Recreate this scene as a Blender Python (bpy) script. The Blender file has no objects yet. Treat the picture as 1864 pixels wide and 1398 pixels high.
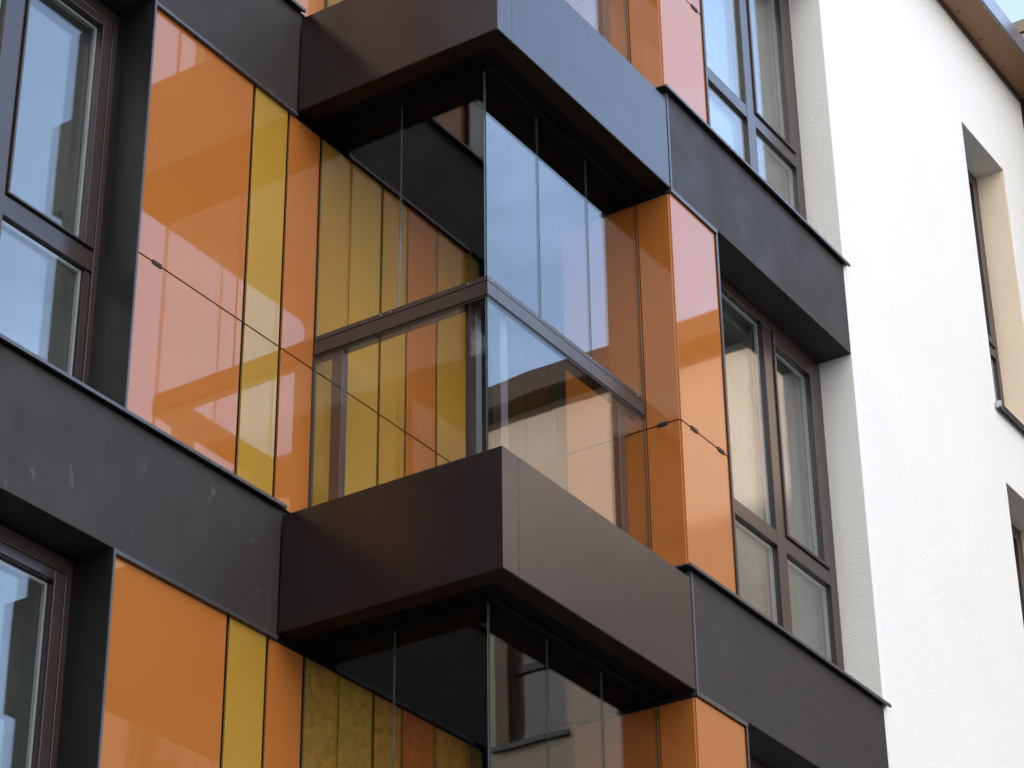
import bpy, bmesh, math, random
from mathutils import Vector, Matrix

random.seed(4)
S = bpy.context.scene
COL = S.collection
W = {}                                    # world location of every object built here

# ------------------------------------------------------------------ materials
def nodes_of(name):
    m = bpy.data.materials.new(name)
    m.use_nodes = True
    nt = m.node_tree
    nt.nodes.clear()
    out = nt.nodes.new('ShaderNodeOutputMaterial')
    return m, nt, out

def lk(nt, a, b):
    nt.links.new(a, b)

def noise(nt, scale, detail=3.0, rough=0.55, vec=None):
    n = nt.nodes.new('ShaderNodeTexNoise')
    n.inputs['Scale'].default_value = scale
    n.inputs['Detail'].default_value = detail
    n.inputs['Roughness'].default_value = rough
    if vec is not None:
        lk(nt, vec, n.inputs['Vector'])
    return n.outputs['Fac']

def obj_vec(nt, scale=(1, 1, 1)):
    tc = nt.nodes.new('ShaderNodeTexCoord')
    mp = nt.nodes.new('ShaderNodeMapping')
    mp.inputs['Scale'].default_value = scale
    lk(nt, tc.outputs['Object'], mp.inputs['Vector'])
    return mp.outputs['Vector']

def remap(nt, fac, a, b, c, d):
    r = nt.nodes.new('ShaderNodeMapRange')
    r.inputs['From Min'].default_value = a
    r.inputs['From Max'].default_value = b
    r.inputs['To Min'].default_value = c
    r.inputs['To Max'].default_value = d
    lk(nt, fac, r.inputs['Value'])
    return r.outputs['Result']

def mixc(nt, fac, a, b):
    m = nt.nodes.new('ShaderNodeMix')
    m.data_type = 'RGBA'
    for sock, v in ((m.inputs[0], fac), (m.inputs[6], a), (m.inputs[7], b)):
        if hasattr(v, 'is_linked'):
            lk(nt, v, sock)
        elif isinstance(v, (int, float)):
            sock.default_value = v
        else:
            sock.default_value = (*v, 1)
    return m.outputs[2]

def bump(nt, height, strength, dist):
    b = nt.nodes.new('ShaderNodeBump')
    b.inputs['Strength'].default_value = strength
    b.inputs['Distance'].default_value = dist
    lk(nt, height, b.inputs['Height'])
    return b.outputs['Normal']

def paint(name, col, rough=0.4, ior=1.5, vary=0.12, vscale=2.0, grain=0.0, gscale=300.0,
          metallic=0.0, marks=0.0, spec=0.5, sheet=0.0, film=0.0, rvary=0.15, wave=0.0, wscale=1.2, streak=0.0, markcol=(0.34, 0.34, 0.35), coat=0.0):
    m, nt, out = nodes_of(name)
    p = nt.nodes.new('ShaderNodeBsdfPrincipled')
    v = obj_vec(nt)
    f = noise(nt, vscale, 4, 0.6, v)
    k = remap(nt, f, 0.25, 0.75, 1 - vary, 1 + vary)
    if sheet > 0:                          # every sheet a slightly different batch and flatness
        oi = nt.nodes.new('ShaderNodeObjectInfo')
        sh = remap(nt, oi.outputs['Random'], 0, 1, 1 - sheet, 1 + sheet)
        mm = nt.nodes.new('ShaderNodeMath'); mm.operation = 'MULTIPLY'
        lk(nt, k, mm.inputs[0]); lk(nt, sh, mm.inputs[1])
        k = mm.outputs[0]
        ad = nt.nodes.new('ShaderNodeVectorMath'); ad.operation = 'ADD'
        sc = nt.nodes.new('ShaderNodeVectorMath'); sc.operation = 'SCALE'
        sc.inputs[0].default_value = (1, 0.7, 0.4); lk(nt, remap(nt, oi.outputs['Random'], 0, 1, 0, 0.5), sc.inputs['Scale'])
        lk(nt, v, ad.inputs[0]); lk(nt, sc.outputs[0], ad.inputs[1])
        wv = ad.outputs[0]
    else:
        wv = v
    if film > 0:                           # smeared protective film left on the sheets
        fn = nt.nodes.new('ShaderNodeTexNoise')
        fn.inputs['Scale'].default_value = 17; fn.inputs['Detail'].default_value = 9; fn.inputs['Roughness'].default_value = 0.72; fn.inputs['Distortion'].default_value = 0.9
        lk(nt, obj_vec(nt, (1, 1, 0.85)), fn.inputs['Vector'])
        fm = remap(nt, fn.outputs['Fac'], 0.38, 0.62, 1 - film, 1.1)
        m2 = nt.nodes.new('ShaderNodeMath'); m2.operation = 'MULTIPLY'
        lk(nt, k, m2.inputs[0]); lk(nt, fm, m2.inputs[1])
        k = m2.outputs[0]
    base = nt.nodes.new('ShaderNodeMix')
    base.data_type = 'RGBA'
    base.blend_type = 'MULTIPLY'
    base.inputs[0].default_value = 1.0
    base.inputs[6].default_value = (*col, 1)
    comb = nt.nodes.new('ShaderNodeCombineColor')
    for i in range(3):
        lk(nt, k, comb.inputs[i])
    lk(nt, comb.outputs[0], base.inputs[7])
    c = base.outputs[2]
    if streak > 0:                         # rain streaks, long in Z
        vs = obj_vec(nt, (9, 9, 0.45))
        sf = remap(nt, noise(nt, 1.6, 5, 0.6, vs), 0.52, 0.8, 0, streak)
        c = mixc(nt, sf, c, markcol)
    if marks > 0:                          # scuffs and dried plaster drops
        vm = obj_vec(nt, (1.0, 1.0, 0.55))
        a = remap(nt, noise(nt, 10.0, 6, 0.65, vm), 0.62, 0.74, 0, 1)
        b = remap(nt, noise(nt, 1.3, 2, 0.5, v), 0.42, 0.56, 0, marks)
        mu = nt.nodes.new('ShaderNodeMath')
        mu.operation = 'MULTIPLY'
        lk(nt, a, mu.inputs[0]); lk(nt, b, mu.inputs[1])
        c = mixc(nt, mu.outputs[0], c, markcol)
    lk(nt, c, p.inputs['Base Color'])
    rr = remap(nt, noise(nt, vscale * 2.3, 3, 0.5, v), 0.3, 0.7, max(0.0, rough * (1 - rvary)), rough * (1 + rvary))
    lk(nt, rr, p.inputs['Roughness'])
    p.inputs['IOR'].default_value = ior
    p.inputs['Metallic'].default_value = metallic
    p.inputs['Specular IOR Level'].default_value = spec
    if coat > 0:
        p.inputs['Coat Weight'].default_value = coat
        p.inputs['Coat Roughness'].default_value = 0.02
        p.inputs['Coat IOR'].default_value = 1.5
    if grain > 0:
        h = noise(nt, gscale, 4, 0.7, v)
        lk(nt, bump(nt, h, grain, 0.008 if gscale < 140 else 0.004), p.inputs['Normal'])
    elif wave > 0:
        h = noise(nt, wscale, 1.0, 0.4, wv)
        nb = bump(nt, h, 1.0, wave)
        lk(nt, nb, p.inputs['Normal'])
        if coat > 0:
            lk(nt, nb, p.inputs['Coat Normal'])
    lk(nt, p.outputs[0], out.inputs['Surface'])
    return m

def glass(name, tint, ior=1.5, wave=0.0004, wscale=1.6, gloss=(1, 1, 1)):
    """Pane: what passes goes straight through, what is reflected follows Fresnel on each face."""
    m, nt, out = nodes_of(name)
    geo = nt.nodes.new('ShaderNodeNewGeometry')
    i = remap(nt, geo.outputs['Backfacing'], 0, 1, ior, 1.0 / ior)
    fr = nt.nodes.new('ShaderNodeFresnel')
    lk(nt, i, fr.inputs['IOR'])
    tr = nt.nodes.new('ShaderNodeBsdfTransparent')
    tr.inputs['Color'].default_value = (*tint, 1)
    gl = nt.nodes.new('ShaderNodeBsdfGlossy')
    gl.inputs['Roughness'].default_value = 0.0
    gl.inputs['Color'].default_value = (*gloss, 1)
    if wave > 0:
        nb = bump(nt, noise(nt, wscale, 1.0, 0.4, obj_vec(nt)), 1.0, wave)
        lk(nt, nb, gl.inputs['Normal'])
    mx = nt.nodes.new('ShaderNodeMixShader')
    lk(nt, fr.outputs[0], mx.inputs[0])
    lk(nt, tr.outputs[0], mx.inputs[1])
    lk(nt, gl.outputs[0], mx.inputs[2])
    lk(nt, mx.outputs[0], out.inputs['Surface'])
    return m

def cloth(name, col):
    m, nt, out = nodes_of(name)
    d = nt.nodes.new('ShaderNodeBsdfDiffuse')
    t = nt.nodes.new('ShaderNodeBsdfTranslucent')
    v = obj_vec(nt, (60, 60, 6))
    c = mixc(nt, remap(nt, noise(nt, 1.0, 3, 0.5, v), 0.3, 0.7, 0, 1), col, tuple(x * 0.88 for x in col))
    lk(nt, c, d.inputs['Color']); lk(nt, c, t.inputs['Color'])
    mx = nt.nodes.new('ShaderNodeMixShader')
    mx.inputs[0].default_value = 0.3
    lk(nt, d.outputs[0], mx.inputs[1]); lk(nt, t.outputs[0], mx.inputs[2])
    lk(nt, mx.outputs[0], out.inputs['Surface'])
    return m

ORANGE = paint('orange_enamel', (0.405, 0.134, 0.029), rough=0.03, ior=1.62, vary=0.05, vscale=1.1, wave=0.0009, wscale=0.9, sheet=0.035, streak=0.012, markcol=(0.45, 0.4, 0.36))
YELLOW = paint('yellow_enamel', (0.395, 0.224, 0.035), rough=0.04, ior=1.62, vary=0.06, vscale=1.3, wave=0.0009, wscale=0.9, sheet=0.04, streak=0.012, markcol=(0.45, 0.4, 0.36))
ORANGEF = paint('orange_enamel_filmed', (0.36, 0.105, 0.018), rough=0.2, ior=1.5, vary=0.08, sheet=0.05, film=0.36)
YELLOWF = paint('yellow_enamel_filmed', (0.33, 0.195, 0.028), rough=0.2, ior=1.5, vary=0.08, sheet=0.05, film=0.36)
BAND = paint('anthracite_cladding', (0.038, 0.0318, 0.0295), rough=0.55, spec=0.2, vary=0.10, vscale=1.6, grain=0.04, gscale=260, marks=0.0, streak=0.02)
BANDMARK = paint('anthracite_cladding_scuffed', (0.038, 0.0318, 0.0295), rough=0.55, spec=0.2, vary=0.12, vscale=1.6, grain=0.04, gscale=260, marks=0.30, streak=0.025)
FLASH = paint('flashing_metal', (0.075, 0.072, 0.078), rough=0.28, vary=0.15, vscale=6, metallic=0.3)
TRIM = paint('edge_trim_metal', (0.075, 0.075, 0.085), rough=0.35, vary=0.1, vscale=5, metallic=0.2)
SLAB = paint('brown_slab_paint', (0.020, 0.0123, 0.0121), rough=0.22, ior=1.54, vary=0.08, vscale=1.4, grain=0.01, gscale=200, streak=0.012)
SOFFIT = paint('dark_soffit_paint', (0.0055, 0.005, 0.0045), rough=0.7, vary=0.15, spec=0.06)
FRAME = paint('brown_window_frame', (0.040, 0.027, 0.0255), rough=0.22, rvary=0.0, vary=0.08, vscale=4)
RAIL = paint('brown_rail_metal', (0.050, 0.039, 0.039), rough=0.25, vary=0.02, vscale=1, rvary=0.0)
LIP = paint('darkened_matt_brown', (0.016, 0.010, 0.0065), rough=0.65, vary=0.1, spec=0.12)  # slab brown darkened to paint in the underside shade; reused on wing roof
GASKET = paint('black_gasket', (0.006, 0.006, 0.007), rough=0.6, vary=0.1)
REVEAL = paint('dark_reveal_metal', (0.013, 0.0135, 0.013), rough=0.42, vary=0.15, vscale=2.0)
BACKING = paint('black_backing', (0.008, 0.007, 0.007), rough=0.7, vary=0.1)
STUCCO = paint('white_render', (0.82, 0.81, 0.79), rough=0.9, vary=0.025, vscale=1.2, grain=0.8, gscale=125, spec=0.2)
STUCCOFAR = paint('cream_render', (0.50, 0.425, 0.37), rough=0.9, vary=0.05, vscale=0.8, grain=0.4, gscale=120, spec=0.2)
GREYFAR = paint('shading_block_grey', (0.26, 0.25, 0.24), rough=0.9, vary=0.08, vscale=0.5, spec=0.2)
WARMLIT = paint('warm_light_lining', (0.95, 0.79, 0.62), rough=0.9, vary=0.03, vscale=1.5, grain=0.8, gscale=125, spec=0.2)  # warm bounce light on the window reveals, put into the colour
SPACER = paint('spacer_bar', (0.44, 0.45, 0.48), rough=0.35, vary=0.05, metallic=0.2)
ROOM = paint('room_plaster', (0.42, 0.42, 0.40), rough=0.9, vary=0.05, spec=0.2)
DECK = paint('balcony_floor_tile', (0.42, 0.41, 0.39), rough=0.7, vary=0.08, vscale=6)
EAVE = paint('brown_eave_board', (0.30, 0.155, 0.070), rough=0.45, vary=0.08, vscale=1.5)
FASCIA = paint('grey_fascia_metal', (0.22, 0.215, 0.235), rough=0.3, vary=0.06, metallic=0.5)
SOFFITLINE = paint('plum_edge_strip', (0.06, 0.03, 0.04), rough=0.4, vary=0.1)
TOWER = paint('dark_tower_cladding', (0.022, 0.014, 0.012), rough=0.5, vary=0.1)
ROOFM = paint('roof_membrane', (0.09, 0.09, 0.09), rough=0.9, vary=0.15)
SCREW = paint('screw_head', (0.45, 0.45, 0.46), rough=0.35, metallic=0.7)
ASPHALT = paint('asphalt', (0.055, 0.055, 0.056), rough=0.9, vary=0.2, vscale=0.6, grain=0.5, gscale=40)
BGLASS = glass('balcony_glass', (0.985, 0.993, 0.988), 1.50, 0.0016, 1.3)
WGLASS = glass('window_glass', (0.93, 0.945, 0.94), 1.56, 0.0010, 1.1)
GEDGE = paint('glass_edge', (0.05, 0.085, 0.075), rough=0.15, ior=1.5, vary=0.1)
CURTAIN = cloth('net_curtain_cloth', (0.45, 0.455, 0.44))

# ------------------------------------------------------------------ mesh helpers
def bx(bm, x0, x1, y0, y1, z0, z1):
    vs = [bm.verts.new((x, y, z)) for z in (z0, z1) for y in (y0, y1) for x in (x0, x1)]
    for f in ((0, 2, 3, 1), (4, 5, 7, 6), (0, 1, 5, 4), (2, 6, 7, 3), (0, 4, 6, 2), (1, 3, 7, 5)):
        bm.faces.new([vs[i] for i in f])

def boxes(name, *bs):
    bm = bmesh.new()
    for b in bs:
        bx(bm, *b)
    me = bpy.data.meshes.new(name)
    bm.to_mesh(me); bm.free()
    return me

def prism(name, pts, axis, a, b):
    """closed profile (two other coordinates) swept along an axis from a to b"""
    bm = bmesh.new()
    def co(p, t):
        c = [p[0], p[1]]
        c.insert(axis, t)
        return c
    A = [bm.verts.new(co(p, a)) for p in pts]
    B = [bm.verts.new(co(p, b)) for p in pts]
    n = len(pts)
    bm.faces.new(A); bm.faces.new(B)
    for i in range(n):
        bm.faces.new((A[i], A[(i + 1) % n], B[(i + 1) % n], B[i]))
    bmesh.ops.recalc_face_normals(bm, faces=bm.faces)
    me = bpy.data.meshes.new(name)
    bm.to_mesh(me); bm.free()
    return me

def ring(x0, x1, y0, y1, z0, z1, l, r, b, t):
    """four bars of a frame in an XZ opening"""
    return [(x0, x0 + l, y0, y1, z0, z1), (x1 - r, x1, y0, y1, z0, z1),
            (x0 + l, x1 - r, y0, y1, z0, z0 + b), (x0 + l, x1 - r, y0, y1, z1 - t, z1)]

def thing(name, label, cat, loc, group=None):
    o = bpy.data.objects.new(name, None)
    COL.objects.link(o)
    o.empty_display_size = 0.3
    o.location = loc
    W[o] = Vector(loc)
    o['label'] = label; o['category'] = cat
    if group:
        o['group'] = group
    return o

def part(name, me, mat, parent, loc=(0, 0, 0), bevel=0.0, label=None):
    o = bpy.data.objects.new(name, me)
    COL.objects.link(o)
    if not me.materials:
        me.materials.append(mat)
    loc = Vector(loc)
    o.parent = parent
    o.location = loc - W[parent]
    W[o] = loc
    if bevel:
        m = o.modifiers.new('edge', 'BEVEL')
        m.width = bevel; m.segments = 2; m.limit_method = 'ANGLE'
    if label:
        o['label'] = label
    return o

CACHE = {}
def cached(key, fn):
    if key not in CACHE:
        CACHE[key] = fn()
    return CACHE[key]

GROUND = -6.3
P = 1.285                                  # set-back of the left part of the facade
XL = -9.0                                  # left end of the building

# ------------------------------------------------------------------ the block with coloured panels
APT = thing('apartment_building', 'apartment block with orange and yellow glossy panels, dark bands and stacked brown corner balconies',
            'building', (0, P, GROUND))

def glass_pane(name, parent, b, off, mat=BGLASS, edge=True):
    """thin closed pane; the narrow faces carry the darker edge material"""
    key = ('pane', b, mat.name)
    def mk():
        me = boxes(name, b)
        me.materials.append(mat); me.materials.append(GEDGE)
        d = [b[1] - b[0], b[3] - b[2], b[5] - b[4]]
        ax = d.index(min(d))
        for p in me.polygons:
            n = p.normal
            p.material_index = 0 if abs(n[ax]) > 0.5 else 1
        return me
    return part(name, cached(key, mk), mat, parent, off)

def flashing(name, x0, x1, yf, z, parent, off, depth, tail=0.0):
    """bent sheet-metal cap: sloping top, turned-down lip"""
    pts = [(yf - 0.036, z - 0.002), (yf - 0.036, z + 0.016), (yf + depth, z + 0.040), (yf + depth, z + 0.014), (yf - 0.004, z + 0.012), (yf - 0.030, z - 0.004)]
    me = cached((name, x0, x1, yf, z), lambda: prism(name, [(p[0], p[1]) for p in pts], 0, x0, x1))
    return part(name, me, FLASH, parent, off, 0.0015)

SEAMS = [(-1.143, -0.352, ORANGE), (-0.327, -0.062, YELLOW), (-0.038, 0.219, ORANGE), (0.242, 0.501, YELLOW),
         (0.509, 0.777, YELLOW), (0.799, 1.018, YELLOW), (1.040, 1.305, ORANGE), (1.327, 1.638, YELLOW), (1.660, 1.722, YELLOW)]
FARSEAMS = [(-4.42, -3.64, ORANGE), (-4.73, -4.43, YELLOW), (-5.6, -4.74, ORANGE), (-6.2, -5.61, YELLOW), (-9.0, -8.6, ORANGE)]

def panel(b, mat, off, tag):
    nm = 'orange_panel' if mat in (ORANGE, ORANGEF) else 'yellow_panel'
    me = cached(('panel', b, mat.name), lambda: boxes(nm, b))
    if not me.materials:
        me.materials.append(mat)
    return part(nm, me, mat, APT, off, 0.0012)

def clip(parent, b, off):
    part('clip', cached(('clip', b), lambda: boxes('clip', b)), GASKET, parent, off, 0.002)

JZ = 1.526                                 # height of the horizontal panel joint above the slab
for s in range(-2, 2):
    z = 3.0 * s
    off = (0, 0, z)
    zb = max(0.655, 0.655)
    # --- coloured panels, set-back wall
    for i, (x0, x1, m) in enumerate(SEAMS + FARSEAMS):
        if s == -1 and 3 <= i <= 8:
            m = ORANGEF if m is ORANGE else YELLOWF
        lo = panel((x0, x1, P, P + 0.012, 0.662, JZ - 0.004), m, off, i)
        hi = panel((x0, x1, P, P + 0.012, JZ + 0.004, 2.955), m, off, i)
        if i == 0:
            clip(lo, (-1.02, -0.955, P - 0.006, P + 0.002, JZ - 0.011, JZ + 0.011), off)
    # --- panels on the return wall beside the balcony
    for (y0, y1) in ((0.016, 0.212), (0.220, 0.712)):
        lo = panel((1.73, 1.742, y0, y1, 0.662, JZ - 0.004), ORANGE, off, 0)
        hi = panel((1.73, 1.742, y0, y1, JZ + 0.004, 2.955), ORANGE, off, 0)
        if y0 < 0.1:
            clip(lo, (1.724, 1.732, 0.085, 0.145, JZ - 0.011, JZ + 0.011), off)
    # --- narrow front panels of the pillar
    lo = panel((1.743, 2.245, 0.008, 0.020, 0.672, JZ - 0.004), ORANGE, off, 0)
    hi = panel((1.743, 2.245, 0.008, 0.020, JZ + 0.004, 2.962), ORANGE, off, 0)
    clip(lo, (1.84, 1.91, 0.001, 0.010, JZ - 0.011, JZ + 0.011), off)
    clip(lo, (2.13, 2.20, 0.001, 0.010, JZ - 0.011, JZ + 0.011), off)
    clip(lo, (1.88, 1.95, 0.000, 0.010, 0.664, 0.684), off)
    clip(lo, (2.14, 2.21, 0.000, 0.010, 0.664, 0.684), off)
    # --- black backing seen in the joints
    part('backing_wall', cached('backL', lambda: boxes('backing_wall', (-1.1445, 1.74, P + 0.02, P + 0.17, -0.01, 2.99),
         (1.752, 2.25, 0.03, 0.335, -0.01, 2.99), (1.752, 1.80, 0.336, 0.7175, -0.01, 2.99), (1.745, 1.7515, 0.03, 0.7175, 0.0, 2.99), (1.743, 1.80, 0.718, 1.30, 2.983, 3.622), (-9.0, -3.62, P + 0.02, P + 0.17, -0.01, 2.99))), BACKING, APT, off)
    # --- trims
    part('corner_trim', cached('trimR', lambda: boxes('corner_trim', (2.249, 2.270, -0.002, 0.30, 0.66, 2.985))), FRAME, APT, off, 0.002)
    part('window_reveal', cached('revL', lambda: boxes('window_reveal', (-1.160, -1.145, 1.262, 1.4905, 0.66, 2.975))), REVEAL, APT, off)
    part('edge_trim', cached('revLt', lambda: boxes('edge_trim', (-1.159, -1.146, 1.257, 1.2615, 0.66, 2.975))), TRIM, APT, off)
    part('panel_head_trim', cached('headL', lambda: boxes('panel_head_trim', (-1.144, -0.004, 1.262, 1.30, 2.957, 2.976))), FLASH, APT, off)
    part('panel_head_trim', cached('headR', lambda: boxes('panel_head_trim', (1.735, 2.262, -0.006, 0.03, 2.966, 2.992))), FLASH, APT, off)
    part('floor_slab', cached('floor', lambda: boxes('floor_slab', (-9.0, 1.74, 1.57, 4.6, 0.1, 0.55), (1.752, 7.6, 0.36, 4.6, 0.1, 0.55))), ROOM, APT, off)

# --- dark bands between the storeys
for k in range(-2, 3):
    z = 3.0 * k
    off = (0, 0, z)
    b = part('spandrel_band', cached(('bandL', k == 0), lambda: boxes('spandrel_band', (-9.0, -0.003, 1.27, 1.56, -0.022, 0.632))),
             BANDMARK if k == 0 else BAND, APT, off, 0.003, 'dark band with pale scuffs below the glazed balcony' if k == 0 else None)
    flashing('flashing', -9.0, -0.004, 1.27, 0.633, b, off, 0.28)
    b = part('spandrel_band', cached(('bandR',), lambda: boxes('spandrel_band', (1.757, 3.979, 0.0, 0.33, -0.002, 0.648))), BAND, APT, off, 0.003)
    flashing('flashing', 1.690, 4.015, 0.0, 0.649, b, off, 0.25)
    part('edge_trim', cached('tb', lambda: boxes('edge_trim', (1.737, 1.755, -0.004, 0.20, -0.01, 0.645))), TRIM, b, off)

# --- balconies
def rail_bar(name, x, y, parent, mat, off, key):
    pass

for k in range(-2, 3):
    z = 3.0 * k
    off = (0, 0, z)
    sl = part('balcony', cached('slab', lambda: boxes('balcony', (0.0, 1.733, 0.0, 1.268, -0.008, 0.607))), SLAB, APT, off, 0.003)
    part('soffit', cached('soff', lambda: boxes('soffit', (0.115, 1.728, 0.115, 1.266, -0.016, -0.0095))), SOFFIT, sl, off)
    part('shaded_lip', cached('lip', lambda: boxes('shaded_lip', (0.002, 0.1145, 0.002, 1.266, -0.0125, -0.0085), (0.115, 1.731, 0.002, 0.1145, -0.0125, -0.0085))), LIP, sl, off)  # slab underside along the edge, its shade put into the colour
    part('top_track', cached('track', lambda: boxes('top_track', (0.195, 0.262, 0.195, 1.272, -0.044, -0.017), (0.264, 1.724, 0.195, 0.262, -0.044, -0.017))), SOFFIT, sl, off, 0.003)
    part('plate_joint', cached('pj', lambda: boxes('plate_joint', (0.1315, 0.1323, -0.0006, 0.02, 0.0, 0.6))), GASKET, sl, off)
    bm = bmesh.new()
    for (x, y, zz) in [(0.9, -0.001, 0.52), (0.5, -0.001, 0.1), (1.4, -0.001, 0.12)]:
        mtx = Matrix.Translation((x, y, zz)) @ Matrix.Rotation(math.pi / 2, 4, 'X')
        bmesh.ops.create_cone(bm, cap_ends=True, segments=10, radius1=0.003, radius2=0.0025, depth=0.003, matrix=mtx)
    for (y, zz) in [(0.95, 0.45), (1.1, 0.2), (0.6, 0.15), (0.35, 0.5)]:
        mtx = Matrix.Translation((-0.001, y, zz)) @ Matrix.Rotation(math.pi / 2, 4, 'Y')
        bmesh.ops.create_cone(bm, cap_ends=True, segments=10, radius1=0.003, radius2=0.0025, depth=0.003, matrix=mtx)
    me = bpy.data.meshes.new('screws'); bm.to_mesh(me); bm.free()
    part('screws', me, FLASH, sl, off)
    if k == 2:
        continue
    part('floor_tiles', cached('deck', lambda: boxes('floor_tiles', (0.29, 1.728, 0.29, 1.278, 0.6085, 0.622))), DECK, sl, off)
    g = 0.215
    hr = part('handrail', cached('hr', lambda: boxes('handrail', (g, g + 0.085, g, 1.278, 1.604, 1.680), (g + 0.086, 1.726, g, g + 0.085, 1.604, 1.680),
              (g + 0.004, g + 0.080, g + 0.004, 1.277, 1.687, 1.714), (g + 0.081, 1.725, g + 0.004, g + 0.080, 1.687, 1.714))), RAIL, sl, off, 0.002)
    part('gasket', cached('gk', lambda: boxes('gasket', (g + 0.008, g + 0.07, g + 0.008, 1.276, 1.681, 1.686), (g + 0.071, 1.724, g + 0.008, g + 0.07, 1.681, 1.686),
              (g + 0.004, g + 0.03, g + 0.004, 1.276, 1.590, 1.603), (g + 0.031, 1.724, g + 0.004, g + 0.03, 1.590, 1.603))), GASKET, hr, off)
    bm = bmesh.new()
    for (x, y) in ((0.262, -1), (0.66, -1), (1.18, -1), (1.66, -1), (-1, 0.33), (-1, 0.80), (-1, 0.86)):
        if y < 0:
            mtx = Matrix.Translation((x, g + 0.002, 1.701)) @ Matrix.Rotation(math.pi / 2, 4, 'X')
        else:
            mtx = Matrix.Translation((g + 0.002, y, 1.701)) @ Matrix.Rotation(math.pi / 2, 4, 'Y')
        bmesh.ops.create_cone(bm, cap_ends=True, segments=10, radius1=0.0045, radius2=0.003, depth=0.004, matrix=mtx)
    me = bpy.data.meshes.new('screws'); bm.to_mesh(me); bm.free()
    part('screws', me, SCREW, hr, off)
    for b in ((0.262, 0.312, 1.132, 1.197, 0.623, 1.603), (0.262, 0.312, 0.316, 0.380, 0.623, 1.603),
              (1.520, 1.590, 0.262, 0.312, 0.623, 1.603), (0.395, 0.460, 0.262, 0.312, 0.623, 1.603)):
        part('post', cached(('post', b), lambda: boxes('post', b)), RAIL, sl, off, 0.003)
    # lower fixed panes
    glass_pane('glass_pane', sl, (0.220, 0.230, 0.232, 1.272, 0.60 + 0.008, 1.600), off)
    glass_pane('glass_pane', sl, (0.220, 1.722, 0.220, 0.230, 0.60 + 0.008, 1.600), off)
    # upper frameless folding panes
    for (y0, y1) in ((0.236, 0.752), (0.757, 1.274)):
        glass_pane('glass_pane', sl, (0.222, 0.230, y0, y1, 1.716, 2.974), off)
    for (x0, x1) in ((0.222, 0.708), (0.713, 1.196), (1.201, 1.724)):
        glass_pane('glass_pane', sl, (x0, x1, 0.222, 0.230, 1.716, 2.974), off)
    part('wall_channel', cached('chan', lambda: boxes('wall_channel', (0.214, 0.236, 1.2735, 1.2835, 0.625, 1.60))), RAIL, sl, off)

# --- windows
def pane_set(parent, x0, x1, y, z0, z1, off):
    glass_pane('glass_pane', parent, (x0, x1, y, y + 0.006, z0, z1), off, WGLASS)
    q = 0.014
    part('spacer_bar', cached(('sp', x0, x1, y, z0, z1), lambda: boxes('spacer_bar', *ring(x0 + 0.006, x1 - 0.006, y + 0.009, y + 0.027, z0 + 0.006, z1 - 0.006, q, q, q, q))), SPACER, parent, off)
    glass_pane('glass_pane', parent, (x0, x1, y + 0.030, y + 0.036, z0, z1), off, WGLASS)

def room(parent, x0, x1, y0, y1, off, xd=None):
    """plastered room behind a window; xd widens it to the balcony door"""
    t = 0.06
    xa = x0 if xd is None else xd
    def mk():
        b = [(xa - t, x1 + t, y1, y1 + t, 0.56, 2.96), (x1, x1 + t, y0, y1, 0.56, 2.96), (xa, x1, y0, y1, 0.551, 0.59), (xa, x1, y0, y1, 2.88, 2.96)]
        b.append((xa - t, xa, y0 if xd is None else 1.30, y1, 0.56, 2.96))
        return boxes('room', *b)
    part('room', cached(('room', x0, x1, y0, y1), mk), ROOM, parent, off)

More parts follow.
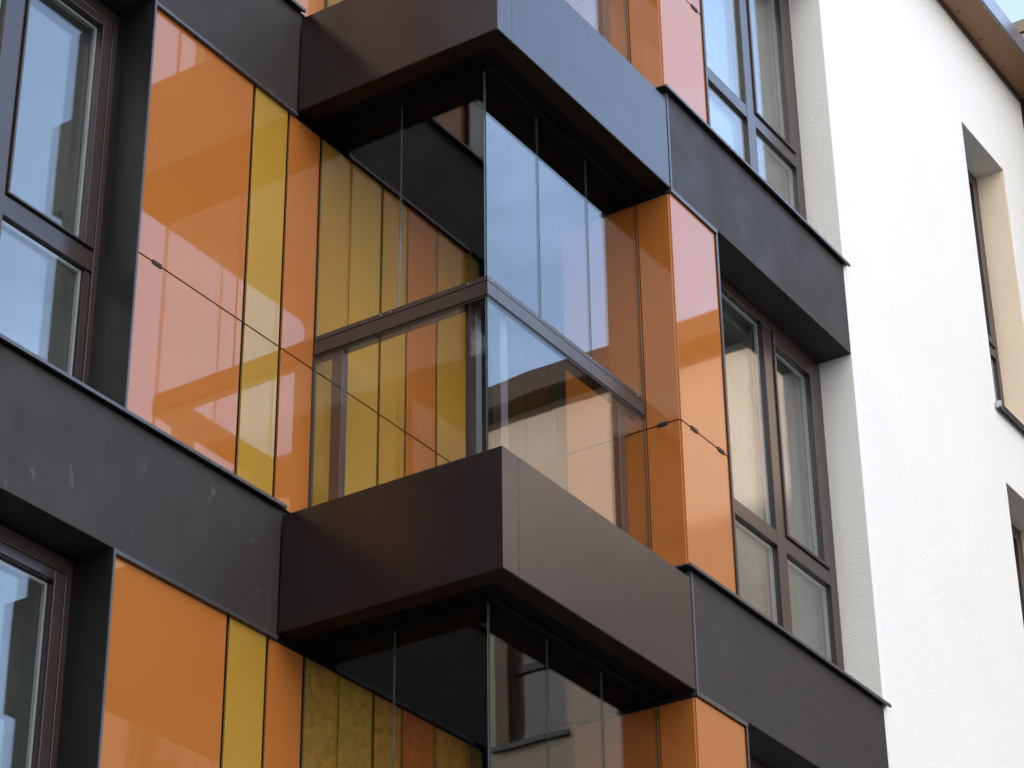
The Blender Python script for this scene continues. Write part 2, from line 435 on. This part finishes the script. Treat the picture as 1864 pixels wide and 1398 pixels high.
for s in range(-2, 2):
    off = (0, 0, 3.0 * s)
    # window in the set-back wall
    y0, y1 = 1.492, 1.575
    x0, x1 = -3.615, -1.152
    fr = ring(x0, x1, y0, y1, 0.66, 2.968, 0.05, 0.045, 0.05, 0.075)
    fr += [(-1.915, -1.792, y0, y1, 0.71, 2.893), (-2.90, -2.80, y0, y1, 0.71, 2.893)]
    for (a, b) in ((x0 + 0.05, -2.90), (-2.80, -1.915), (-1.792, -1.197)):
        fr.append((a, b, y0 + 0.002, y1, 1.447, 1.555))
    w = part('window', cached('winL', lambda: boxes('window', *fr)), FRAME, APT, off, 0.003)
    sash = ring(-1.788, -1.216, y0 - 0.014, y1 - 0.03, 1.560, 2.880, 0.012, 0.064, 0.012, 0.050)
    sp = part('sash', cached('sashL', lambda: boxes('sash', *sash)), FRAME, w, off, 0.003)
    pane_set(sp, -1.776, -1.278, 1.506, 1.572, 2.831, off)
    part('gasket', cached('gkL', lambda: boxes('gasket', (-1.2155, -1.1975, 1.53, 1.56, 1.56, 2.89))), GASKET, w, off)
    pane_set(w, -1.790, -1.236, 1.512, 0.71, 1.446, off)
    part('sash_bead', cached('beadL', lambda: boxes('sash_bead', (-1.236, -1.198, 1.505, 1.55, 0.712, 1.445))), FRAME, w, off)
    pane_set(w, -2.79, -1.917, 1.512, 1.557, 2.89, off)
    pane_set(w, -2.79, -1.917, 1.512, 0.712, 1.445, off)
    pane_set(w, -3.56, -2.902, 1.512, 1.557, 2.89, off)
    pane_set(w, -3.56, -2.902, 1.512, 0.712, 1.445, off)
    room(w, -3.60, -1.17, 1.60, 4.4, off)
    # glazed balcony door in the return wall
    fr = [(1.742, 1.80, 0.718, 0.790, 0.625, 2.982), (1.742, 1.80, 1.205, 1.279, 0.625, 2.982),
          (1.742, 1.80, 0.790, 1.205, 2.90, 2.982), (1.742, 1.80, 0.790, 1.205, 0.625, 0.72)]
    dr = part('balcony_door', cached('door', lambda: boxes('balcony_door', *fr)), REVEAL, APT, off)
    glass_pane('glass_pane', dr, (1.762, 1.768, 0.788, 1.207, 0.718, 2.902), off, WGLASS)
    part('dark_room_sheet', cached('dbl', lambda: boxes('dark_room_sheet', (1.778, 1.782, 0.7905, 1.2045, 0.725, 2.898))), TOWER, dr, off)  # added dark sheet in place of the unlit room behind the glass
    # window in the front wall
    y0, y1 = 0.222, 0.305
    x0, x1 = 2.272, 3.977
    fr = ring(x0, x1, y0, y1, 0.69, 2.997, 0.06, 0.090, 0.06, 0.070)
    fr += [(3.215, 3.325, y0, y1, 0.75, 2.927), (2.332, 3.215, y0 + 0.002, y1, 1.435, 1.532), (3.325, 3.887, y0 + 0.002, y1, 1.435, 1.532)]
    w = part('window', cached('winR', lambda: boxes('window', *fr)), FRAME, APT, off, 0.003)
    sash = ring(3.329, 3.875, y0 - 0.012, y1 - 0.012, 1.537, 2.920, 0.022, 0.068, 0.020, 0.085)
    sp = part('sash', cached('sashR', lambda: boxes('sash', *sash)), FRAME, w, off, 0.003)
    pane_set(w, 2.334, 3.213, 0.246, 1.533, 2.925, off)
    pane_set(w, 2.334, 3.213, 0.246, 0.752, 1.433, off)
    pane_set(sp, 3.352, 3.806, 0.240, 1.558, 2.834, off)
    pane_set(w, 3.327, 3.885, 0.246, 0.752, 1.433, off)
    room(w, 2.30, 3.95, 0.34, 3.4, off, 1.812)

# --- bulk of the block
part('core_wall', boxes('core_wall', (-9.0, 7.6, 4.62, 14.0, GROUND, 7.1), (-9.2, -9.005, 1.3, 4.6, GROUND, 7.1)), ROOM, APT)
part('attic_wall', boxes('attic_wall', (-9.0, 1.74, 1.29, 1.5, 6.66, 7.24), (1.745, 3.975, 0.01, 0.3, 6.70, 7.24)), BAND, APT)
part('roof', boxes('roof', (-9.0, 3.97, 1.52, 14.0, 7.11, 7.3), (1.76, 3.97, 0.32, 1.515, 7.11, 7.3)), ROOFM, APT)

# ------------------------------------------------------------------ the white rendered block
WHT = thing('rendered_building', 'bright white rendered block with narrow recessed brown windows and a brown eave', 'building', (5.9, 0, GROUND))
WX0, WX1 = 6.41, 7.20
wz = [(-3.0 * i + 3.755, -3.0 * i + 6.21) if i == 0 else (-3.06 * i + 3.755, -3.06 * i + 6.19) for i in range(0, 4)]
bs = [(3.9815, WX0, 0.0, 0.355, GROUND, 7.246), (WX1, 7.818, 0.0, 0.355, GROUND, 7.246)]
zt = 7.246
for (a, b) in wz:
    bs.append((WX0, WX1, 0.0, 0.355, b, zt)); zt = a
bs.append((WX0, WX1, 0.0, 0.355, GROUND, zt))
def wall_mesh():
    me = boxes('wall', *bs)
    bm = bmesh.new(); bm.from_mesh(me)
    bmesh.ops.remove_doubles(bm, verts=bm.verts, dist=1e-5)
    bm.to_mesh(me); bm.free()
    return me
part('wall', wall_mesh(), STUCCO, WHT)
for (a, b) in wz:
    off = (0, 0, a)
    h = round(b - a, 3)
    fr = ring(WX0 + 0.002, WX1 - 0.002, 0.226, 0.30, 0.002, h - 0.002, 0.06, 0.052, 0.06, 0.06) + [(WX0 + 0.062, WX1 - 0.054, 0.228, 0.30, 0.79, 0.875)]
    w = part('window', cached(('ww', h), lambda: boxes('window', *fr)), FRAME, WHT, off, 0.003)
    sash = ring(WX0 + 0.066, WX1 - 0.060, 0.214, 0.29, 0.878, h - 0.066, 0.06, 0.075, 0.06, 0.06)
    sp = part('sash', cached(('ws', h), lambda: boxes('sash', *sash)), FRAME, w, off, 0.003)
    pane_set(sp, WX0 + 0.128, WX1 - 0.137, 0.240, 0.94, h - 0.128, off)
    pane_set(w, WX0 + 0.064, WX1 - 0.056, 0.246, 0.064, 0.788, off)
    pts = [(-0.045, -0.055), (-0.045, -0.012), (0.224, 0.004), (0.224, -0.004), (-0.002, -0.020), (-0.030, -0.050)]
    part('sill', cached('sillW', lambda: prism('sill', pts, 0, WX0 - 0.03, WX1 + 0.03)), FLASH, w, off)
    part('sill_end', cached('sillE', lambda: boxes('sill_end', (WX0 - 0.034, WX0 - 0.012, -0.046, -0.006, -0.045, 0.004))), SPACER, w, off)
    part('warm_lit_lining', cached(('rl', h), lambda: boxes('warm_lit_lining', (WX1 - 0.0035, WX1 - 0.0005, 0.003, 0.2255, 0.006, h - 0.002))), WARMLIT, w, off)  # added plate that carries the painted warm light
    room(w, WX0 + 0.02, WX1 - 0.02, 0.36, 3.0, (0, 0, a - 0.5))
EV = part('eave', boxes('eave', (3.90, 7.816, -0.262, 0.10, 7.252, 7.30)), EAVE, WHT, (0, 0, 0), 0.003)
part('fascia', boxes('fascia', (3.90, 7.816, -0.292, -0.264, 7.236, 7.415)), FASCIA, EV, (0, 0, 0), 0.004)
part('edge_strip', boxes('edge_strip', (3.99, 7.812, -0.020, -0.001, 7.225, 7.2515)), SOFFITLINE, EV)
bm = bmesh.new()
for i in range(9):
    bmesh.ops.create_cone(bm, cap_ends=True, segments=10, radius1=0.009, radius2=0.007, depth=0.006,
                          matrix=Matrix.Translation((4.3 + i * 0.43, -0.07, 7.2505)))
me = bpy.data.meshes.new('screws'); bm.to_mesh(me); bm.free()
part('screws', me, GASKET, EV)
part('roof', boxes('roof', (3.98, 7.80, -0.26, 14.0, 7.305, 7.40)), ROOFM, WHT)

# ------------------------------------------------------------------ neighbours (seen above the eave and in the reflections) and an added shading block
TWR = thing('stair_tower', 'dark clad stair tower with pale coping rising behind the brown eave', 'tower', (8.8, 0, GROUND))
part('wall', boxes('wall', (7.822, 9.898, -1.262, 4.0, GROUND, 7.90)), TOWER, TWR)
part('coping', boxes('coping', (7.800, 9.92, -1.29, 4.04, 7.902, 8.025)), BAND, TWR, (0, 0, 0), 0.005)

NB = thing('courtyard_wing', 'cream rendered wing with overhanging dark roof edge mirrored in the balcony glass', 'building', (12, -6, GROUND))
NY = [(-5.35, -6.13), (-7.9, -8.68)]
holes = [(3.72, 6.2), (0.7, 3.15), (-2.3, 0.1)]
bs = []
ycuts = [-1.26]
for (a, b) in NY:
    ycuts += [a, b]
ycuts.append(-9.2)
for i in range(0, len(ycuts), 2):
    bs.append((9.9, 10.3, ycuts[i + 1], ycuts[i], GROUND, 7.2))
for (a, b) in NY:
    zt = 7.2
    for (h0, h1) in holes:
        bs.append((9.9, 10.3, b, a, h1, zt)); zt = h0
    bs.append((9.9, 10.3, b, a, GROUND, zt))
bs += [(10.9, 17.0, -9.2, -1.26, GROUND, 7.2), (10.3, 10.9, -9.2, -9.0, GROUND, 7.2)]
me = boxes('wall', *bs)
part('wall', me, STUCCOFAR, NB)
for (a, b) in NY:
    for (h0, h1) in holes:
        def mk():
            bsx = [(10.12, 10.2, b, b + 0.07, h0, h1), (10.12, 10.2, a - 0.07, a, h0, h1), (10.12, 10.2, b + 0.07, a - 0.07, h0, h0 + 0.07),
                   (10.12, 10.2, b + 0.07, a - 0.07, h1 - 0.07, h1), (10.122, 10.2, b + 0.07, a - 0.07, h0 + 0.8, h0 + 0.88)]
            return boxes('window', *bsx)
        w = part('window', mk(), FRAME, NB)
        glass_pane('glass_pane', w, (10.15, 10.156, b + 0.068, a - 0.068, h0 + 0.068, h1 - 0.068), (0, 0, 0), WGLASS)
        part('sill', boxes('sill', (9.85, 10.12, b - 0.03, a + 0.03, h0 - 0.05, h0 - 0.002)), FLASH, w)
rf = part('roof', boxes('roof', (9.62, 17.3, -9.5, -1.24, 7.21, 7.30)), LIP, NB)
part('fascia', boxes('fascia', (9.59, 9.618, -9.5, -1.24, 7.20, 7.44)), TOWER, rf)

LB = thing('shading_block', 'added unseen block beyond the left edge that shades the cream wing', 'building', (-19, -4, GROUND))  # added out of view to keep sun off the lower cream wing
part('wall', boxes('wall', (-24.0, -15.0, -16.0, 6.0, GROUND, 11.5)), GREYFAR, LB)  # wall and roof of the added shading block
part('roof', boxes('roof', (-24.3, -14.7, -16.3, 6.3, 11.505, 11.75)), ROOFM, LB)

# ------------------------------------------------------------------ curtains: each hangs in its own room
def curtain(x0, x1, y, z0, z1, folds, depth, label, seed):
    rnd = random.Random(seed)
    bm = bmesh.new()
    n = folds * 14
    ph = [rnd.uniform(-0.5, 0.5) for _ in range(8)]
    cols = []
    zs = [z0 + (z1 - z0) * j / 8 for j in range(9)]
    for i in range(n + 1):
        t = i / n
        a = t * folds * 2 * math.pi
        w = math.sin(a + 0.9 * math.sin(a * 0.37 + ph[0]) + ph[1]) + 0.35 * math.sin(2.3 * a + ph[2])
        c = []
        for j, zz in enumerate(zs):
            fl = 1.15 - 0.55 * j / 8
            c.append(bm.verts.new((x0 + (x1 - x0) * t + 0.006 * math.sin(a * 0.7 + j), y + depth * fl * w, zz)))
        cols.append(c)
    for i in range(n):
        for j in range(8):
            f = bm.faces.new((cols[i][j], cols[i + 1][j], cols[i + 1][j + 1], cols[i][j + 1]))
            f.smooth = True
    me = bpy.data.meshes.new('curtain'); bm.to_mesh(me); bm.free()
    me.materials.append(CURTAIN)
    o = bpy.data.objects.new('curtain', me)
    COL.objects.link(o)
    m = o.modifiers.new('cloth', 'SOLIDIFY'); m.thickness = 0.002
    o['label'] = label; o['category'] = 'curtain'
    o['group'] = 'net curtains behind the front windows'
    return o

curtain(2.36, 3.92, 0.62, 3.62, 5.86, 7, 0.030, 'pale net curtain behind the topmost right window beside the white wall', 1)
curtain(2.36, 3.92, 0.62, 0.62, 2.86, 6, 0.032, 'grey white net curtain behind the window below the upper dark band', 2)

# ------------------------------------------------------------------ ground
gm = boxes('ground', (-400, 400, -400, 400, GROUND - 0.5, GROUND))
g = bpy.data.objects.new('ground', gm); COL.objects.link(g); gm.materials.append(ASPHALT); g['kind'] = 'structure'

# ------------------------------------------------------------------ light
ELEV = math.radians(14.0)
SX, SY = -0.972, 0.235
AZ = math.atan2(SX, SY)
sd = Vector((math.sin(AZ) * math.cos(ELEV), math.cos(AZ) * math.cos(ELEV), math.sin(ELEV)))
ld = bpy.data.lights.new('sun', 'SUN'); ld.energy = 2.0; ld.angle = math.radians(0.6); ld.color = (1.0, 0.86, 0.72)
lo = bpy.data.objects.new('sun', ld); COL.objects.link(lo)
lo.rotation_euler = (-sd).to_track_quat('-Z', 'Y').to_euler()
lo.location = sd * 60

CLOUD = (7.4, 7.0, 6.55)
VEIL = (4.5, 6.0, 9.2)
wd = bpy.data.worlds.new('World'); S.world = wd; wd.use_nodes = True
nt = wd.node_tree; nt.nodes.clear()
out = nt.nodes.new('ShaderNodeOutputWorld'); bg = nt.nodes.new('ShaderNodeBackground')
sky = nt.nodes.new('ShaderNodeTexSky'); sky.sky_type = 'NISHITA'; sky.sun_disc = False
sky.sun_elevation = ELEV; sky.sun_rotation = AZ; sky.air_density = 1.0; sky.dust_density = 0.6; sky.ozone_density = 1.0
tc = nt.nodes.new('ShaderNodeTexCoord')
mp = nt.nodes.new('ShaderNodeMapping'); mp.inputs['Scale'].default_value = (1.0, 1.0, 2.6)
nt.links.new(tc.outputs['Generated'], mp.inputs['Vector'])
cl = noise(nt, 3.2, 6, 0.55, mp.outputs['Vector'])
dt = nt.nodes.new('ShaderNodeVectorMath'); dt.operation = 'DOT_PRODUCT'
nt.links.new(tc.outputs['Generated'], dt.inputs[0]); dt.inputs[1].default_value = Vector((0.70, -0.38, 0.55)).normalized()
clear = remap(nt, dt.outputs['Value'], 0.58, 0.80, 1.0, 0.0)      # the clear blue opening among the clouds
veil = mixc(nt, remap(nt, cl, 0.50, 0.74, 0.30, 0.90), sky.outputs[0], VEIL)
thick = remap(nt, cl, 0.35, 0.65, 0.55, 0.95)
cover = mixc(nt, thick, sky.outputs[0], CLOUD)
cm = mixc(nt, clear, veil, cover)
d2 = nt.nodes.new('ShaderNodeVectorMath'); d2.operation = 'DOT_PRODUCT'
nt.links.new(tc.outputs['Generated'], d2.inputs[0]); d2.inputs[1].default_value = Vector((0.76, 0.27, 0.60)).normalized()
cm = mixc(nt, remap(nt, d2.outputs['Value'], 0.88, 0.97, 0.0, 1.0), cm, (1.22, 1.62, 1.78))   # darker open sky over the roofs
nt.links.new(cm, bg.inputs['Color'])
bg.inputs['Strength'].default_value = 0.15
nt.links.new(bg.outputs[0], out.inputs['Surface'])

# ------------------------------------------------------------------ camera
R = [[0.5490829815299199, -0.8356939606078094, -0.01111231739316137],
     [0.40592662572526444, 0.27828458203593304, -0.8705063273339184],
     [0.7305692670250472, 0.47346942414977417, 0.492031757586608]]
C = (-8.30452800905472, -5.440901287692402, -4.683746820410019)
cd = bpy.data.cameras.new('camera'); cam = bpy.data.objects.new('camera', cd); COL.objects.link(cam)
cd.sensor_fit = 'HORIZONTAL'; cd.sensor_width = 36.0; cd.lens = 4479.8 / 1864.0 * 36.0
cd.clip_start = 0.05; cd.clip_end = 2000
r, u, f = Vector(R[0]), -Vector(R[1]), -Vector(R[2])
cam.matrix_world = Matrix(((r.x, u.x, f.x, C[0]), (r.y, u.y, f.y, C[1]), (r.z, u.z, f.z, C[2]), (0, 0, 0, 1)))
S.camera = cam

S.view_settings.view_transform = 'Standard'
S.view_settings.look = 'None'
S.view_settings.exposure = 1.88
S.view_settings.gamma = 1.0
S.cycles.max_bounces = 16
S.cycles.transparent_max_bounces = 32
S.cycles.glossy_bounces = 8
S.cycles.diffuse_bounces = 6
